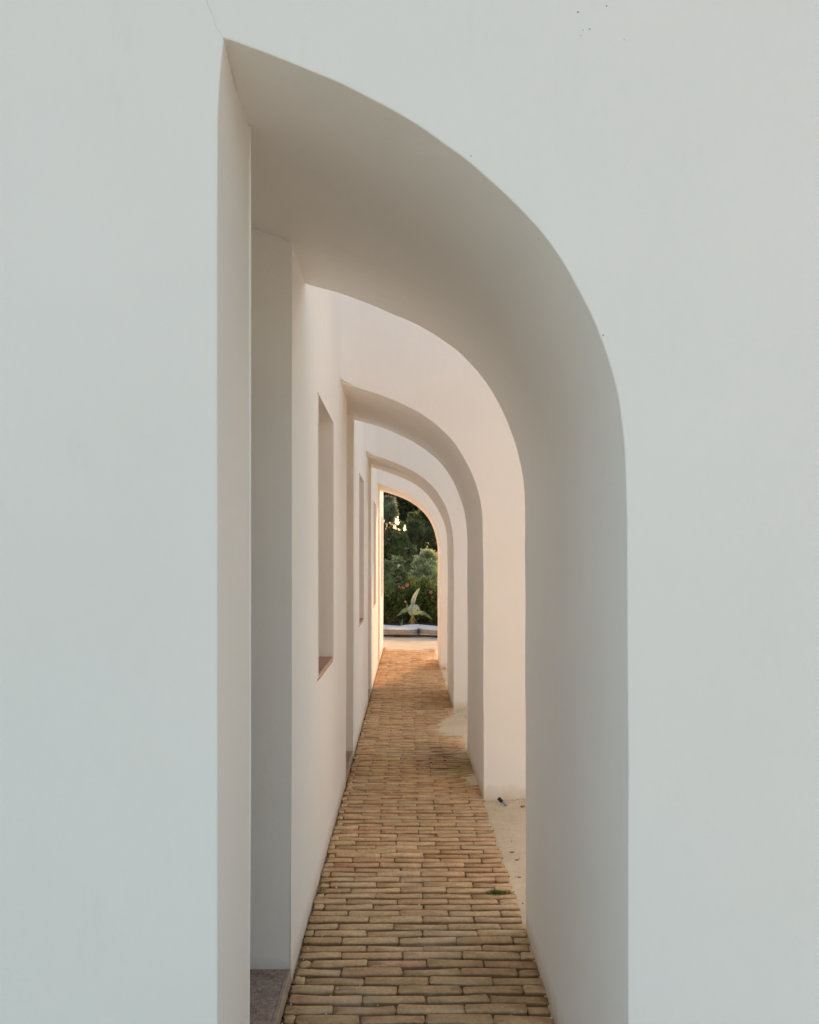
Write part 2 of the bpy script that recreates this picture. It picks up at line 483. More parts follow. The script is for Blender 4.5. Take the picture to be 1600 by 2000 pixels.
q([(XL,y,H_TOP) for y in ys] + [(BX,Y_END,H_TOP),(BX,2.0,H_TOP)])
q([(BX,2.0,0),(BX,2.0,H_TOP),(BX,Y_END,H_TOP),(BX,Y_END,0)])
m.build('wall', M['plaster'], bld, bevel=.006)
def part(name, a, b, mat, bevel=.003, parent=bld):
    k = MB(); k.box(tuple(Vector(a)-OFF), tuple(Vector(b)-OFF)); return k.build(name, mat, parent, bevel=bevel)
for i, (a, b) in enumerate(DOOR):
    th = part('threshold', (XL-DD+.002, a+.001, .0), (XL-.014, b-.001, .055), M['marble'], .002)
    part('threshold_edge', (XL-.0145, a+.001, .0), (XL+.004, b-.001, .0575), M['lip'], .004)
    dr = part('door', (XL-DD+.003, a+.03, .056), (XL-DD+.045, b-.03, 2.35), M['wood'], .004)
    k = MB(); p = Vector((XL-DD+.045, a+.10, 1.05)) - OFF
    k.tube([p, p+Vector((.045,0,0)), p+Vector((.05,.09,0))], .009, 8); k.build('handle', M['grey'], dr, smooth=True)
for a, b in WIN:
    part('window_sill', (XL-WD+.002, a+.0015, WZ[0]-.02), (XL+.0025, b-.0015, WZ[0]+.011), M['sill'], .003)
    k = MB()
    x0, x1 = XL-WD+.003, XL-WD+.045; z0, z1 = WZ[0]+.012, WZ[1]-.001; w = .045
    for (A, B) in (((x0,a+.001,z0),(x1,a+w,z1)), ((x0,b-w,z0),(x1,b-.001,z1)), ((x0,a+w,z0),(x1,b-w,z0+w)), ((x0,a+w,z1-w),(x1,b-w,z1))):
        k.box(tuple(Vector(A)-OFF), tuple(Vector(B)-OFF))
    fr = k.build('window', M['wood'], bld, bevel=.002)
    part('pane', (x0+.012, a+w+.001, z0+w+.001), (x0+.02, b-w-.001, z1-w-.001), M['glass'], None, fr)

# ------------------------------------------------------------------ ground
def height_field(name, xs, ys, fn, mat, kind='structure', label=None, cat=None):
    X, Y = np.meshgrid(xs, ys); Z = np.vectorize(fn)(X, Y)
    v = np.stack([X.ravel(), Y.ravel(), Z.ravel()], 1); nx, ny = len(xs), len(ys)
    i = np.arange((nx-1)*(ny-1)); r, c = i//(nx-1), i % (nx-1); a = r*nx+c
    o = fast_mesh(name, v, np.stack([a, a+1, a+1+nx, a+nx], 1), mat, None, True); tag(o, label, cat, None, kind); return o

def fbm(x, y, s, seed=0):
    return (mnoise.noise(Vector((x*s, y*s, seed))) + .5*mnoise.noise(Vector((x*s*2.1, y*s*2.1, seed+4))) + .25*mnoise.noise(Vector((x*s*4.3, y*s*4.3, seed+9))))/1.75

gx = np.concatenate([[-400, -100, -40, -15, -8, -5], np.linspace(-3, 5, 60), [7, 10, 20, 40, 100, 400]])
gy = np.concatenate([[-400, -80, -20, -6], np.linspace(-2, 24, 150), [28, 35, 60, 150, 500]])
def gz(x, y):
    inpath = XL-.3 < x < .62 and -4 < y < 14.9
    z = -.032 + fbm(x, y, .8, 3)*.02
    if inpath: z = -.075
    return z
ground = height_field('ground', gx, gy, gz, M['sand'])
# sand strip beside the path, at the level of the bricks
def sz(x, y):
    e = min(1.0, max(0.0, (x - .53)/.25))
    if y > 14.4: e -= (y-14.4)*4
    return -.012 + .016*e + fbm(x, y, 2.2, 7)*.012 + fbm(x, y, 9, 2)*.003
sand = height_field('sand', np.concatenate([np.linspace(.515, 1.6, 46), [2.2, 3.2]]), np.linspace(-1.0, 17.0, 360), sz, M['sand'])

# mortar bed under the bricks
PATH0, PATH1 = -1.5, 14.85
path = tag(empty('brick_path', (0, PATH0, 0)), 'narrow path of tan bricks on edge running through the arches', 'path', None, 'structure')
bed = height_field('joint_bed', np.linspace(XL-.002, .531, 40), np.linspace(PATH0, PATH1, 700),
                   lambda x, y: -.023 + fbm(x, y, 14, 1)*.010 + fbm(x, y, 3, 6)*.004, M['mortar'])
bed.parent = path; bed.location = (0, -PATH0, 0); del bed['kind']

PITCH = .0632
def brick_verts(L, Wd, seed, nseg=8):
    """rounded, hand-made brick: three rings of ten; origin at the centre of its top"""
    rr = random.Random(seed)
    j = lambda s: (rr.random()-.5)*s
    hx, hy = L/2, Wd/2; c = min(.007, hx*.45)
    mx1, mx2 = j(.8)*hx, j(.8)*hx
    out = [(-hx+c,-hy),(mx1,-hy+j(.004)),(hx-c,-hy),(hx,-hy+c*.75),(hx,hy-c*.75),(hx-c,hy),(mx2,hy+j(.004)),(-hx+c,hy),(-hx,hy-c*.75),(-hx,-hy+c*.75)]
    bow = j(.010); skew = j(.008)
    v = []
    for (sx, sy, z) in ((1, 1, -.045), (1.0, 1.0, -.0045), (.988 if L > .1 else .95, .93, 0.0)):
        for (x, y) in out:
            yy = y*sy + bow*(1-(x/hx)**2) + skew*(x/hx)
            v.append((x*sx + j(.007), yy + j(.0062), z + (j(.0035) if z > -.01 else 0)))
    v.append((j(.05)*L, bow + j(.004), .0022 + j(.0025)))
    f = []
    for r in (0, 1):
        for k in range(10): f.append((r*10+k, r*10+(k+1) % 10, r*10+10+(k+1) % 10, r*10+10+k))
    for k in range(10): f.append((20+k, 20+(k+1) % 10, 30))
    return v, f
LIB = {}
def brick_mesh(L, var):
    key = (L, var)
    if key not in LIB:
        v, f = brick_verts(L, .0455, int(L*1000)*7 + var*131)
        me = bpy.data.meshes.new('brick'); me.from_pydata(v, [], f); me.polygons.foreach_set('use_smooth', [True]*len(f))
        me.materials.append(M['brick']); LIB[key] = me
    return LIB[key]
bricks = []
rows = int((PATH1-PATH0)/PITCH)
FULL = .232
for r in range(rows):
    y = PATH0 + (r+.5)*PITCH + random.uniform(-.003, .003)
    x = XL + .008 + random.uniform(-.006, .010)
    end = .526 + random.uniform(-.016, .008)
    if r % 2: first = .150 + random.uniform(-.02, .02)
    else: first = random.choice([.035, .045, .265, .04])
    L = first; tilt = random.uniform(-.004, .004)
    while x < end - .02:
        Lr = min(L, end - x)
        if end - (x + Lr) < .045: Lr = end - x
        bricks.append((x + Lr/2, y + random.uniform(-.003, .003) + tilt*x, Lr))
        x += Lr + random.uniform(.002, .007)
        L = FULL + random.uniform(-.014, .012)
near = [b_ for b_ in bricks if b_[1] > 2.66]
near.sort(key=lambda b_: b_[1])
parts_, rest = near[:300], [b_ for b_ in bricks if b_[1] <= 2.66] + near[300:]
for (x, y, L) in parts_:
    Lq = max(.02, round(L/.012)*.012)
    o = bpy.data.objects.new('brick', brick_mesh(Lq, random.randrange(9))); C.objects.link(o); o.parent = path
    o.scale = (L/Lq*random.choice((-1, 1)), random.uniform(.93, 1.06), 1)
    o.location = (x, y-PATH0, max(-.003, min(.005, random.gauss(0, .0028))))
    o.rotation_euler = (random.uniform(-.03, .03), random.uniform(-.012, .012), random.uniform(-.010, .010))
V, Fq, Ft = [], [], []
mbr = MB()
for i, (x, y, L) in enumerate(rest):
    v, f = brick_verts(L, .0445*random.uniform(.93, 1.06), i)
    dz = max(-.0035, min(.006, random.gauss(0, .0034))); a = random.uniform(-.010, .010); tx = random.uniform(-.03, .03); b0 = len(mbr.v)
    mbr.v += [(x + p[0] - a*p[1], y - PATH0 + p[1] + a*p[0], dz + p[2] + tx*p[1]) for p in v]
    mbr.f += [[b0+k for k in ff] for ff in f]
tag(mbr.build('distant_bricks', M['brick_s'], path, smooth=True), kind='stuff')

# sand drifted over the right half of the path
def drift(x, y):
    def g(cx, cy, rx, ry): return math.exp(-(((x-cx)/rx)**2 + ((y-cy)/ry)**2))
    h = .022*g(.52, 7.45, .27, .50) + .018*g(.62, 8.0, .18, .6) + .014*g(.50, 6.45, .12, .22) + .016*g(.50, 5.75, .10, .35)
    h += .012*g(.45, 12.9, .5, 1.0) + .024*g(.1, 14.9, .8, .7)
    if y > 14.9: h -= (y-14.9)*.25
    return -.013 + h + fbm(x, y, 3, 11)*.004 + fbm(x, y, 12, 5)*.003
o = height_field('sand_drift', np.linspace(-.40, .60, 90), np.linspace(5.2, 15.2, 560), drift, M['sand'], 'stuff',
                 'pale sand blown across the right edge of the brick path', 'sand')

# ------------------------------------------------------------------ beyond the passage: edging, planting bed
def slab(label, front, back, z0, z1):
    poly = front + back[::-1]
    cx = sum(p[0] for p in poly)/len(poly); cy = sum(p[1] for p in poly)/len(poly)
    t = tag(empty('stone_edging', (cx, cy, 0)), label, 'stone edging', 'curved stone edging slabs round the planting bed')
    def prism(poly, z0, z1, name, mat, bevel=.01):
        k = MB(); n = len(poly)
        k.v = [(p[0]-cx, p[1]-cy, z0) for p in poly] + [(p[0]-cx, p[1]-cy, z1) for p in poly]
        k.f = [list(range(n))[::-1], list(range(n, 2*n))] + [[i, (i+1) % n, n+(i+1) % n, n+i] for i in range(n)]
        return k.build(name, mat, t, bevel=bevel)
    prism(poly, z0, z1-.03, 'slab', M['concrete'])
    prism([(x, y-.02) for x, y in front] + [(x, y+.02) for x, y in back[::-1]], z1-.0295, z1, 'capping', M['cap'])
    prism([(x, y-.05) for x, y in front] + [(x, y-.01) for x, y in front[::-1]], .0, .022, 'footing', M['cap'], .004)
    return t
slab('left curved stone slab with white capping in front of the banana plant',
     [(-3.2,18.6),(-2.2,18.05),(-1.3,17.65),(-.53,17.40),(-.22,17.22),(.0,17.20),(.15,17.26),(.25,17.42)],
     [(-3.0,19.8),(-2.1,19.2),(-1.3,18.75),(-.60,18.37),(-.23,18.08),(-.02,17.86),(.12,17.72),(.26,17.60)], .02, .155)
slab('right curved stone slab with white capping, set just behind the left one',
     [(-.12,18.12),(.05,17.95),(.2,17.75),(.28,17.55),(.41,17.34),(.67,17.14),(1.1,16.95),(1.8,16.8),(3.0,16.9)],
     [(-.08,18.26),(.01,18.40),(.26,18.52),(.5,18.24),(.75,17.92),(1.2,17.75),(1.9,17.6),(3.1,17.75),(3.2,17.7)][:9], .02, .153)
k = MB()
pts = [(-3.4,18.35),(-2.2,17.85),(-1.3,17.40),(-.5,17.18),(0,17.08),(.4,17.08),(.9,16.85),(1.8,16.6),(3.0,16.7)]
k.tube([(x, y, .006) for x, y in pts], .024, 8)
tag(k.build('garden_hose', M['darkstrip'], None, smooth=True), 'dark brown hose lying on the sand along the stone edging', 'hose')
bedg = height_field('planting_bed', np.linspace(-12, 14, 60), np.linspace(17.75, 34, 60), lambda x, y: (.05 if y > 18.6 else -.05) + fbm(x, y, 1, 4)*.05, M['soil'])

# ------------------------------------------------------------------ foliage
def leaf_cloud(blobs, leaf, aspect=.45, needle=False, droop=.0, shell=.55):
    """leaf-sized quads through ellipsoid clumps: blobs = (cx,cy,cz,rx,ry,rz,n)"""
    VV = []
    for (cx, cy, cz, rx, ry, rz, n) in blobs:
        nsub = max(4, n//90)
        u = rng.normal(size=(nsub, 3)); u /= np.linalg.norm(u, axis=1)[:, None]
        rad = (shell + (1-shell)*rng.random((nsub, 1)))
        sub = u*rad
        pick = rng.integers(0, nsub, n)
        p = sub[pick] + rng.normal(size=(n, 3))*.15
        ctr = np.array([cx, cy, cz]) + p*np.array([rx, ry, rz])
        out = p/np.maximum(np.linalg.norm(p, axis=1)[:, None], 1e-6)
        dirv = out*.7 + rng.normal(size=(n, 3))*.6; dirv[:, 2] -= droop
        if needle:
            dirv = out*.5 + sub[pick]*.3 + rng.normal(size=(n, 3))*.35; dirv[:, 2] += .15
        dirv /= np.linalg.norm(dirv, axis=1)[:, None]
        side = np.cross(dirv, rng.normal(size=(n, 3))); side /= np.maximum(np.linalg.norm(side, axis=1)[:, None], 1e-6)
        L = leaf*(.6 + .8*rng.random((n, 1))); Wd = L*aspect
        a = ctr; bq = ctr + dirv*L*.5 + side*Wd*.5; cq = ctr + dirv*L; dq = ctr + dirv*L*.5 - side*Wd*.5
        VV.append(np.stack([a, bq, cq, dq], 1).reshape(-1, 3))
    v = np.concatenate(VV); qd = np.arange(len(v)).reshape(-1, 4)
    return v, qd

def plant(name, label, cat, base, blobs, mat, leaf, trunk=None, limbs=True, group=None, crown='crown', **kw):
    t = tag(empty(name, base), label, cat, group)
    B = Vector(base)
    v, qd = leaf_cloud(blobs, leaf, **kw); v = v - np.array(base)
    fast_mesh(crown, v, qd, mat, t)
    if trunk:
        top = max(b_[2] for b_ in blobs) * .9; r0 = trunk
        k = MB()
        mx = sum(b_[0] for b_ in blobs)/len(blobs); my = sum(b_[1] for b_ in blobs)/len(blobs)
        P = []
        for i in range(7):
            u = i/6; P.append(Vector((base[0]+(mx-base[0])*u*.7 + math.sin(u*5+base[0])*.08, base[1]+(my-base[1])*u*.7, base[2]+(top-base[2])*u)) - B)
        k.tube(P, [r0*(1-.75*i/6) for i in range(7)], 9)
        if limbs:
            for b_ in blobs:
                e = Vector(b_[:3]) - B
                u = min(.9, max(.2, (e.z/max(top-base[2], .1))*.75)); s = P[int(u*6)]
                mid = (s+e)/2 + Vector((0, 0, -.08*(e-s).length))
                k.tube([s, mid, e], [r0*.42, r0*.25, r0*.1], 6)
        k.build('trunk', M['bark'], t, smooth=True)
    return t

L = dict(
    hedge=m_leaf('hibiscus_leaf', (.055, .090, .025), (.155, .20, .058), (.38, .42, .14)),
    hedge2=m_leaf('bright_hedge_leaf', (.075, .105, .030), (.175, .205, .065), (.36, .37, .14)),
    pine=m_leaf('pine_needle', (.075, .100, .045), (.24, .27, .13), (.50, .50, .30)),
    silver=m_leaf('silver_needle', (.10, .12, .08), (.28, .31, .21), (.55, .56, .42)),
    dark=m_leaf('dark_leaf', (.032, .048, .026), (.085, .105, .055), (.17, .19, .10), .3),
    sage=m_leaf('sage_leaf', (0.277, 0.307, 0.169), (0.614, 0.643, 0.369), (0.878, 0.878, 0.643)),
    conifer=m_leaf('conifer_leaf', (0.124, 0.155, 0.086), (0.339, 0.385, 0.200), (0.676, 0.707, 0.400)),
    banana=m_leaf('banana_leaf', (.43, .47, .35), (.43, .47, .35), (.43, .47, .35), .4),
    bananay=m_leaf('yellowing_banana_leaf', (.40, .43, .20), (.40, .43, .20), (.40, .43, .20), .4),
)
def P3(x, y, D): return px(x, y, D)
def blob(x, y, D, r, n, asp=1.0):
    X, Y, Z = px(x, y, D); s = r*D/F
    return (X, Y, Z, s, s*.9, s*asp, n)

# hibiscus hedges (two of them, the left one a brighter green)
def hedge(x0, x1, y0, y1, h, n):
    out = []; w = .45; x = x0
    while x < x1:
        hh = h*random.uniform(.9, 1.06)
        out.append((x, (y0+y1)/2 + random.uniform(-.15, .15), hh*.52, w*.75, (y1-y0)*.55, hh*.50, n))
        x += w
    return out
plant('hibiscus_hedge', 'bright green hedge left of the banana plant with a flat top', 'hedge', (-2.6, 20.6, 0), hedge(-5.0, -.15, 20.1, 21.1, 1.0, 4600), L['hedge2'], .07, crown='foliage', shell=.72)
h2 = plant('hibiscus_hedge', 'dark green hibiscus hedge behind the banana plant dotted with pink flowers', 'hedge', (2.2, 20.8, 0), hedge(.0, 5.0, 20.3, 21.4, 1.06, 4600), L['hedge'], .07, crown='foliage', shell=.72)
fl_mat = m_simple('coral_petal', [(.3, (.62, .16, .14)), (.7, (.75, .28, .25))], 30, .6)
fl_mat2 = m_simple('pale_pink_petal', [(.3, (.80, .38, .50)), (.7, (.85, .50, .60))], 30, .6)
fl_white = m_simple('white_petal', [(.3, (.80, .72, .72)), (.7, (.85, .80, .80))], 30, .6)
core_mat = m_simple('dark_flower_eye', [(.3, (.12, .015, .02)), (.7, (.2, .03, .03))], 30, .6)
def flower(parent, x, y, D, r, mat):
    c = Vector(px(x, y, D)) - parent.location; k = MB()
    for i in range(5):
        a = i*math.tau/5 + x; u = Vector((math.cos(a), -.25, math.sin(a))); s = Vector((-math.sin(a), 0, math.cos(a)))
        pts = [c, c+u*r*.55+s*r*.32, c+u*r*.95+s*r*.30+Vector((0,-.006,0)), c+u*r*1.05+Vector((0,.01,0)), c+u*r*.95-s*r*.30+Vector((0,-.006,0)), c+u*r*.55-s*r*.32]
        k.face([tuple(p) for p in pts], False)
    f = k.build('flower', mat, parent)
    k = MB(); k.tube([c+Vector((0,.0,0)), c+Vector((0,-.025,0)), c+Vector((0,-.05,.01))], [r*.24, r*.2, r*.06], 6); k.build('flower_eye', core_mat, f)
    k = MB(); k.tube([c+Vector((0,.01,0)), c+Vector((0,.12,-.06)), c+Vector((0,.3,-.35))], .006, 5); k.build('stalk', M['bark'], f)
flower(h2, 795, 1143, 20.2, .052, fl_mat); flower(h2, 787, 1147.5, 20.25, .042, fl_mat); flower(h2, 841.5, 1156.5, 20.15, .05, fl_mat)
flower(h2, 792, 1175, 20.1, .032, fl_mat2); flower(h2, 780, 1146, 20.3, .03, fl_mat)
flower(h2, 869, 1165, 20.1, .05, fl_mat); flower(h2, 905, 1150, 20.2, .05, fl_mat)

# banana plant
def banana():
    bx, by, _ = px(806, 1217, 19.3)
    t = tag(empty('banana_plant', (bx, by, .03)), 'young banana plant with pale ragged leaves standing before the hedge', 'plant')
    k = MB(); k.tube([(0,0,0),(.0,0,.10),(.005,0,.20),(.0,0,.30)], [.075, .062, .045, .03], 10); 
    k.build('stem', m_simple('dry_banana_sheath', [(.3, (.22, .15, .05)), (.7, (.42, .33, .14))], 12, .8, .6, .01, 40, .2, (4, 4, .6)), t, smooth=True)
    for s in ((-.055, .01), (.06, .05), (.03, -.05)):
        k = MB(); k.tube([(s[0]*.4, s[1], .24), (s[0]*1.2, s[1]-.03, .16), (s[0]*2.4, s[1]-.03, .03)], [.018, .014, .003], 6)
        k.build('dry_sheath', M['dead'], t, smooth=True)
    def leaf(pts, wmax, mat, seed, fold=.35, up=(0, -1, .2), tatter=.12):
        rr = random.Random(seed)
        n = 22; P = [Vector(p) for p in pts]
        def at(u):
            f = u*(len(P)-1); i = min(int(f), len(P)-2); w_ = f-i
            p0, p1, p2, p3 = P[max(i-1,0)], P[i], P[i+1], P[min(i+2, len(P)-1)]
            return .5*((2*p1)+(-p0+p2)*w_+(2*p0-5*p1+4*p2-p3)*w_*w_+(-p0+3*p1-3*p2+p3)*w_**3)
        k = MB(); rows_ = []
        for i in range(n+1):
            u = i/n; c = at(u); tn = (at(min(1, u+.02))-at(max(0, u-.02))).normalized()
            sd_ = tn.cross(Vector(up)).normalized(); nn = sd_.cross(tn).normalized()
            w = wmax*max(.03, math.sin(math.pi*min(1, (max(0, u-.14))/.86)**.75)**.7 if u > .14 else .05)
            wl = w*(1 - tatter*rr.random()); wr = w*(1 - tatter*rr.random())
            rows_.append([c - sd_*wl - nn*wl*fold + Vector((0,0,-.01*rr.random())), c - sd_*wl*.5 - nn*wl*fold*.4, c, c + sd_*wr*.5 - nn*wr*fold*.4, c + sd_*wr - nn*wr*fold])
        for r_ in rows_: k.v += [tuple(p) for p in r_]
        for i in range(n):
            for j in range(4): k.f.append([i*5+j, i*5+j+1, (i+1)*5+j+1, (i+1)*5+j])
        lf = k.build('leaf', mat, t, smooth=True)
        k = MB(); k.tube([at(i/10) for i in range(11)], [.012*(1-.8*i/10) for i in range(11)], 6); k.build('midrib', L['bananay'], lf, smooth=True)
    w = lambda x, y, dy=0: Vector(px(x, y, 19.3+dy)) - Vector((bx, by, .03))
    leaf([(0,0,.25), w(806,1190), w(808,1172), w(814,1158), w(821,1147)], .06, L['banana'], 1, .35, (.3,-1,0))
    leaf([(0,0,.22), w(805,1199), w(803,1193,-.05), w(801,1187,-.08), w(803,1180,-.06)], .075, L['banana'], 2, .15, (.1,-1,.3), .2)
    leaf([(0,0,.22), w(806,1199,.03), w(809,1191,-.02), w(814,1184,-.05), w(820,1193,-.12)], .075, L['banana'], 3, .2, (.2,-1,.3), .15)
    leaf([(0,0,.25), w(802,1193), w(797,1189), w(789,1191,-.05), w(775,1203,-.1)], .085, L['bananay'], 4, .7, (-.1,-.8,.6), .4)
    leaf([(0,0,.25), w(809,1198), w(818,1194,-.05), w(831,1198,-.1), w(845,1210,-.15)], .085, L['bananay'], 5, .7, (.1,-.8,.6), .4)
    leaf([(0,0,.25), w(799,1196,.1), w(796,1186,.2), w(795,1177,.3)], .03, L['bananay'], 6, .4, (.3,-1,0), .3)
banana()
# small weed by the edging
k = MB()
for i in range(9):
    a = random.uniform(0, 6.28); l_ = random.uniform(.08, .2)
    k.tube([(0,0,0), (math.cos(a)*.02, math.sin(a)*.02, l_*.6), (math.cos(a)*.05, math.sin(a)*.05, l_)], [.006, .005, .001], 4)
o = k.build('weed', L['bananay'], None); o.location = (px(784, 1217, 18.9)[0], 18.9, .05); tag(o, 'small pale grass weed growing behind the left stone slab', 'weed')

plant('dark_hedge', 'low dark undergrowth behind the hedges, shading their gaps', 'hedge', (0, 24.6, 0), hedge(-6.0, 5.2, 24.2, 25.2, 1.25, 1500), L['dark'], .12, crown='foliage', shell=.3)
# feathery pale shrub on the right
plant('feathery_shrub', 'pale grey-green feathery shrub above the right half of the hedge', 'shrub', (.75, 23, 0),
      [blob(826,1118,23,22,5200), blob(846,1112,23.2,18,4200), blob(838,1092,23.4,17,4000), blob(822,1100,23.1,14,2800), blob(858,1128,23,22,4200), blob(812,1136,22.7,13,2400), blob(840,1140,22.6,17,3000), blob(880,1118,23.4,26,4000)],
      L['sage'], .075, .05, aspect=.3, needle=True, shell=.3)
# layered small conifer
cx_, cy_, cz_ = px(777, 1140, 22.0)
cb = []
for i, (yy, rr_) in enumerate([(1142, 30), (1135, 27), (1128, 24), (1121, 19), (1114, 13), (1107, 6)]):
    X, Y, Z = px(777, yy, 22.0); s = rr_*22/F
    for a in range(7): 
        an = a*math.tau/7 + i*.6; cb.append((X+math.cos(an)*s*.6, Y+math.sin(an)*s*.6, Z - .02, s*.45, s*.45, .028, 330))
plant('young_conifer', 'small conifer with dark layered horizontal branches above the left hedge', 'conifer', (cx_, 22.0, 0), cb, L['conifer'], .06, .035, aspect=.25, needle=True, shell=.2)
plant('garden_shrub', 'mid-green garden shrub filling in behind the small conifer', 'shrub', (-.75, 23.3, 0),
      [blob(752,1112,23.3,15,3200), blob(758,1130,23.3,15,3000), blob(790,1122,23.5,17,3600), blob(800,1104,23.6,12,2400), blob(735,1122,23.3,20,3600), blob(775,1098,23.8,12,2200), blob(705,1125,23.3,25,4000)],
      L['conifer'], .06, .04, aspect=.35, shell=.4)
plant('white_flower_spike', 'single white flower rising above the small conifer', 'flower', px(779,1150,22.3), [(*px(779,1107,21.6), .02, .02, .03, 40)], fl_white, .04, .006, limbs=False, crown='petals')

PT = 'pine trees beyond the hedge'
plant('pine_tree', 'bushy green pine on the left with a rounded crown under the glowing gap', 'tree', (-.55, 26, 0),
      [blob(763,1062,26,21,5200), blob(783,1060,26.2,15,3600), blob(752,1080,25.9,18,4000), blob(776,1084,26,19,4200), blob(796,1078,26.3,14,2800), blob(735,1062,26,22,3800), blob(715,1080,26,26,4200), blob(760,1046,26,9,1500), blob(755,1034,26.5,10,330), blob(776,1032,26.5,10,420), blob(768,1020,26.5,11,420), blob(762,1028,27,16,260), blob(765,1100,26,20,3000)],
      L['pine'], .13, .11, group=PT, aspect=.2, needle=True, shell=.45)
plant('pine_tree', 'green pine on the right behind the feathery shrub, reaching the arch curve', 'tree', (.75, 28, 0),
      [blob(826,1050,28,20,4400), blob(812,1034,28,15,3200), blob(838,1030,28.2,17,3800), blob(828,1012,28,13,2600), blob(852,1044,28.3,10,2000), blob(806,1056,28.1,13,2600), blob(868,1020,28.4,24,3600), blob(880,1060,28.4,26,3600), blob(845,1072,28.2,10,1500), blob(798,1048,28.1,9,1400), blob(806,1016,28.4,10,1600)],
      L['pine'], .13, .12, group=PT, aspect=.2, needle=True, shell=.45)
plant('silver_pine', 'silvery needled pine branch crown at the upper left of the garden view', 'tree', (-1.0, 25, 0),
      [blob(756,1002,25,11,2800), blob(765,995,24.9,9,2000), blob(750,990,25,11,2200), blob(757,982,25,8,1300), blob(762,1012,25,6,900), blob(735,998,25,18,3000), blob(715,985,25,22,3200)],
      L['silver'], .14, .09, aspect=.2, needle=True, droop=.3, shell=.15)
plant('dark_evergreen', 'tall dark evergreen filling the top of the garden view', 'tree', (.2, 33, 0),
      [blob(786,985,33,24,5200), blob(812,995,33,20,4200), blob(765,966,33,20,3600), blob(800,962,33,26,4200), blob(840,990,33,26,4200), blob(795,1012,33,12,2200), blob(830,940,33,34,4200), blob(770,930,33,34,4000), blob(862,1010,33.2,26,3400), blob(745,955,33,30,3600)],
      L['dark'], .16, .2, aspect=.45, shell=.2)
plant('dark_evergreen', 'second dark evergreen, standing low behind both pines', 'tree', (.6, 35, 0),
      [blob(850,1082,35,30,3800), blob(790,1085,35,22,3400), blob(806,1100,35,26,3400), blob(760,1090,35,26,3400), blob(850,1110,35,28,3000), blob(800,1125,35,30,3000), blob(720,1070,35,34,3600), blob(745,1120,35,34,3000), blob(858,1052,35,14,1800), blob(795,1062,35,10,1600)],
      L['dark'], .16, .18, aspect=.45, shell=.2)
# more garden to either side (a gap is left towards the low sun)
for i, (x, y, h, mat, lb) in enumerate([(-5.5, 24, 4.6, 'pine', 'broad pine far to the left of the passage end'), (-9.5, 27, 5.5, 'dark', 'dark evergreen farthest to the left of the garden'),
                         (-3.4, 30, 5.2, 'pine', 'tall pine behind the silvery one on the left'), (12.5, 27, 5.0, 'pine', 'broad pine far to the right across the garden gap'), (16, 22, 4.6, 'dark', 'dark evergreen farthest to the right of the garden')]):
    bl = [(x + random.uniform(-1.2, 1.2), y + random.uniform(-1, 1), h*random.uniform(.45, .9), .9, .9, .7, 1500) for _ in range(10)]
    plant('pine_tree' if mat == 'pine' else 'dark_evergreen', lb, 'tree', (x, y, 0), bl, L[mat], .16, .15, aspect=.3, needle=mat == 'pine', shell=.4)

for (x, y, tx, h, lb) in [(7.2, 24.5, 5.2, 8.6, 'tall unseen umbrella pine added right of the garden gap, its high flat crown blocking the sun'), (1.9, 29.5, 3.4, 9.3, 'tallest umbrella pine, unseen, added behind the right-hand pine to block the sun')]:  # unseen pines added to keep the sun off the upper wall backs
    bl = [(tx + random.uniform(-2.1, 2.1), y + random.uniform(-1.6, 1.6), h + random.uniform(-.9, .9), 1.1, 1.1, .65, 1500) for _ in range(16)]
    plant('sun_block_pine', lb, 'tree', (x, y, 0), bl, L['pine'], .2, .22, aspect=.25, needle=True, shell=.3)

# ------------------------------------------------------------------ small things on the ground
def ground_pt(x, y): D = CAM_H*F/(y-VY); return ((x-VX)*D/F, D)
# green grass tuft growing in a joint
def tuft(x, y, n, spread, h, label, mat):
    k = MB(); 
    for i in range(n):
        a = random.uniform(0, 6.28); r = random.gauss(0, spread); bx_ = r; by_ = random.gauss(0, .008)
        l_ = random.uniform(.5, 1)*h; dx, dy = math.cos(a)*l_*1.1, math.sin(a)*l_*.7
        k.tube([(bx_, by_, 0), (bx_+dx*.4, by_+dy*.4, l_*.7), (bx_+dx, by_+dy, l_*.55)], [.0013, .0016, .0003], 3, False)
    o = k.build('grass_tuft', mat, None); o.location = (x, y, -.004); tag(o, label, 'grass', None, 'stuff'); return o
gm = m_leaf('fresh_grass', (.07, .13, .03), (.13, .21, .05), (.25, .28, .10), .3)
x_, y_ = ground_pt(972, 1744)
tuft(x_, y_, 110, .028, .022, 'small green grass tuft sprouting between bricks near the right edge', gm)
# black pipe stub with grey end
x_, y_ = ground_pt(980, 1573)
t = tag(empty('pipe_stub', (x_, y_, 0)), 'short black and grey pipe stub poking out of the sand by the second wall', 'pipe')
k = MB(); k.tube([(-.020, .012, .045), (.004, .0, .022)], [.0125, .012], 12); k.build('black_sleeve', M['black'], t, smooth=True, sharp=40)
k = MB(); k.tube([(.0, .002, .026), (.034, -.012, .000)], [.0085, .0085], 12); k.build('grey_pipe', M['grey'], t, smooth=True, sharp=40)
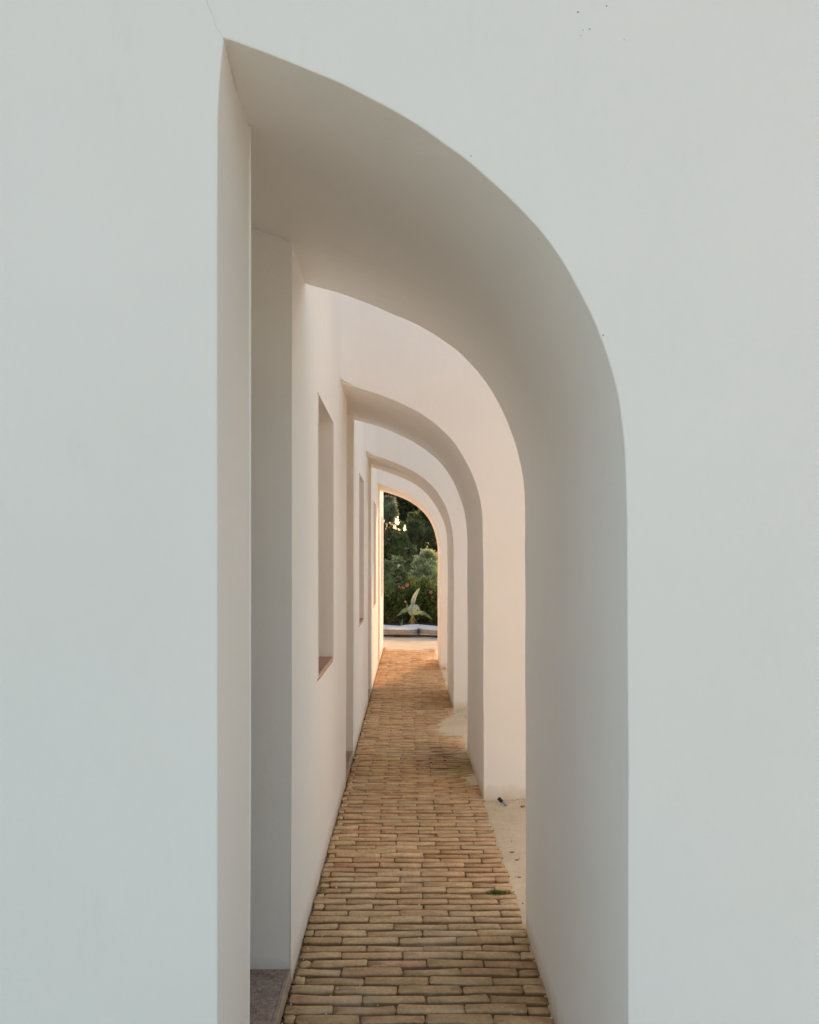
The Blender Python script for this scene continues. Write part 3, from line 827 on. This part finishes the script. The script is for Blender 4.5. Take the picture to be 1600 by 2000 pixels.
# dry leaves
def dleaf(x, y, s, label, rz, mat=M['dead']):
    k = MB(); n = 7
    for i in range(n+1):
        u = i/n; w = math.sin(math.pi*u)**.8*s*.28 + .0005; z = .004 + s*.35*(u-.5)**2*2
        k.v += [((u-.5)*s, -w, z + w*.5), ((u-.5)*s, 0, z), ((u-.5)*s, w, z + w*.6)]
    for i in range(n):
        for j in (0, 1): k.f.append([i*3+j, i*3+j+1, i*3+j+4, i*3+j+3])
    o = k.build('dry_leaf', mat, None, smooth=True); o.location = (x, y, .004); o.rotation_euler = (0, 0, rz); tag(o, label, 'leaf', 'dry leaves lying on the sand'); return o
for (a_, b_, s, lab, rz) in [(1021, 1579, .045, 'curled dry leaf on the sand at the foot of the second arched wall', .4), (1000, 1669, .032, 'small russet leaf in the middle of the sand strip', .1),
                        (1010, 1684, .03, 'pale dry leaf just below the russet one on the sand', .3), (1014, 1718, .026, 'pale dry leaf halfway down the sand strip', -.2), (868, 1307, .07, 'dry leaf against the foot of the third arched wall', .9),
                        (894, 1393, .03, 'small dark leaf on the sand before the third arched wall', 1.2)]:
    x_, y_ = ground_pt(a_, b_); dleaf(x_, y_, s, lab, rz)
# pebbles and pale chips: uncountable grit
k = MB(); rr = random.Random(5)
def chip(k, x, y, z, s):
    b0 = len(k.v); n = 6
    for i in range(n): 
        a = i*math.tau/n; r = s*rr.uniform(.6, 1.1); k.v.append((x+math.cos(a)*r, y+math.sin(a)*r*.8, z-.002))
    for i in range(n):
        a = i*math.tau/n; r = s*rr.uniform(.4, .7); k.v.append((x+math.cos(a)*r, y+math.sin(a)*r*.8, z+s*.55))
    k.f += [[b0+i, b0+(i+1) % n, b0+n+(i+1) % n, b0+n+i] for i in range(n)] + [[b0+n+i for i in range(n)]]
for i in range(90):
    x = rr.uniform(.55, 1.0); y = rr.uniform(3.3, 9); chip(k, x, y, sz(x, y), rr.uniform(.002, .006))
for i in range(60):
    y = rr.uniform(2.7, 9); chip(k, rr.choice((XL+.012, rr.uniform(XL, .5))), y, -.007, rr.uniform(.002, .005))
for i in range(260):
    y = 2.65 + rr.random()**1.5*7; chip(k, XL + .004 + rr.random()**2*.03, y, -.004, rr.uniform(.0015, .0045))
for i in range(160):
    x = rr.uniform(.55, 1.5); y = FRONT[1] - rr.random()**2*.12; chip(k, x, y, sz(x, y), rr.uniform(.0015, .004))
tag(k.build('gravel_grit', M['darkstrip'], None), 'scattered tiny dark pebbles on the sand and in the joints', 'pebbles', None, 'stuff')
k = MB()
for i in range(170):
    y = 2.65 + rr.random()**1.6*6; chip(k, XL + .01 + rr.random()**1.5*.95, y, rr.choice((-.006, .001)), rr.uniform(.002, .0055))
tag(k.build('plaster_chips', M['white'], None), 'tiny white plaster chips lying among the bricks', 'chips', None, 'stuff')

# marks on the near wall: hairline crack from the corner of the opening, specks
def wall_pt(x, y, Y=1.8): return Vector(((x-VX)*Y/F, Y-.0006, CAM_H+(VY-y)*Y/F))
A0 = Vector(arches[0].location)
k = MB()
line = [(404,0),(407,12),(414,25),(418,36),(421,50),(425,58),(431,66),(436,73)]
P = [wall_pt(x, y) for x, y in [(398,-25)] + line]
for a_, b_ in zip(P[:-1], P[1:]):
    for s_ in range(3):
        p0 = a_.lerp(b_, s_/3); p1 = a_.lerp(b_, (s_+1)/3); w_ = rr.uniform(.0003, .0007)
        k.v += [tuple(p0+Vector((-w_,0,0))-A0), tuple(p0+Vector((w_,0,0))-A0), tuple(p1+Vector((w_,0,0))-A0), tuple(p1+Vector((-w_,0,0))-A0)]
        n_ = len(k.v); k.f.append([n_-4, n_-3, n_-2, n_-1])
k.build('crack', M['crack'], arches[0])
k = MB()
for (x, y, s) in [(1129,24,1.4),(1185,12,1.1),(1139,59,.8),(1152,57,1.1),(1135,70,.8),(920,305,1.0),(1178,655,1.2),(1219,78,.7)]:
    c = wall_pt(x, y) - A0; b0 = len(k.v)
    for i in range(8): k.v.append((c.x+math.cos(i*math.tau/8)*s*.0011, c.y, c.z+math.sin(i*math.tau/8)*s*.0016))
    k.f.append(list(range(b0, b0+8)))
k.build('specks', M['speck'], arches[0])
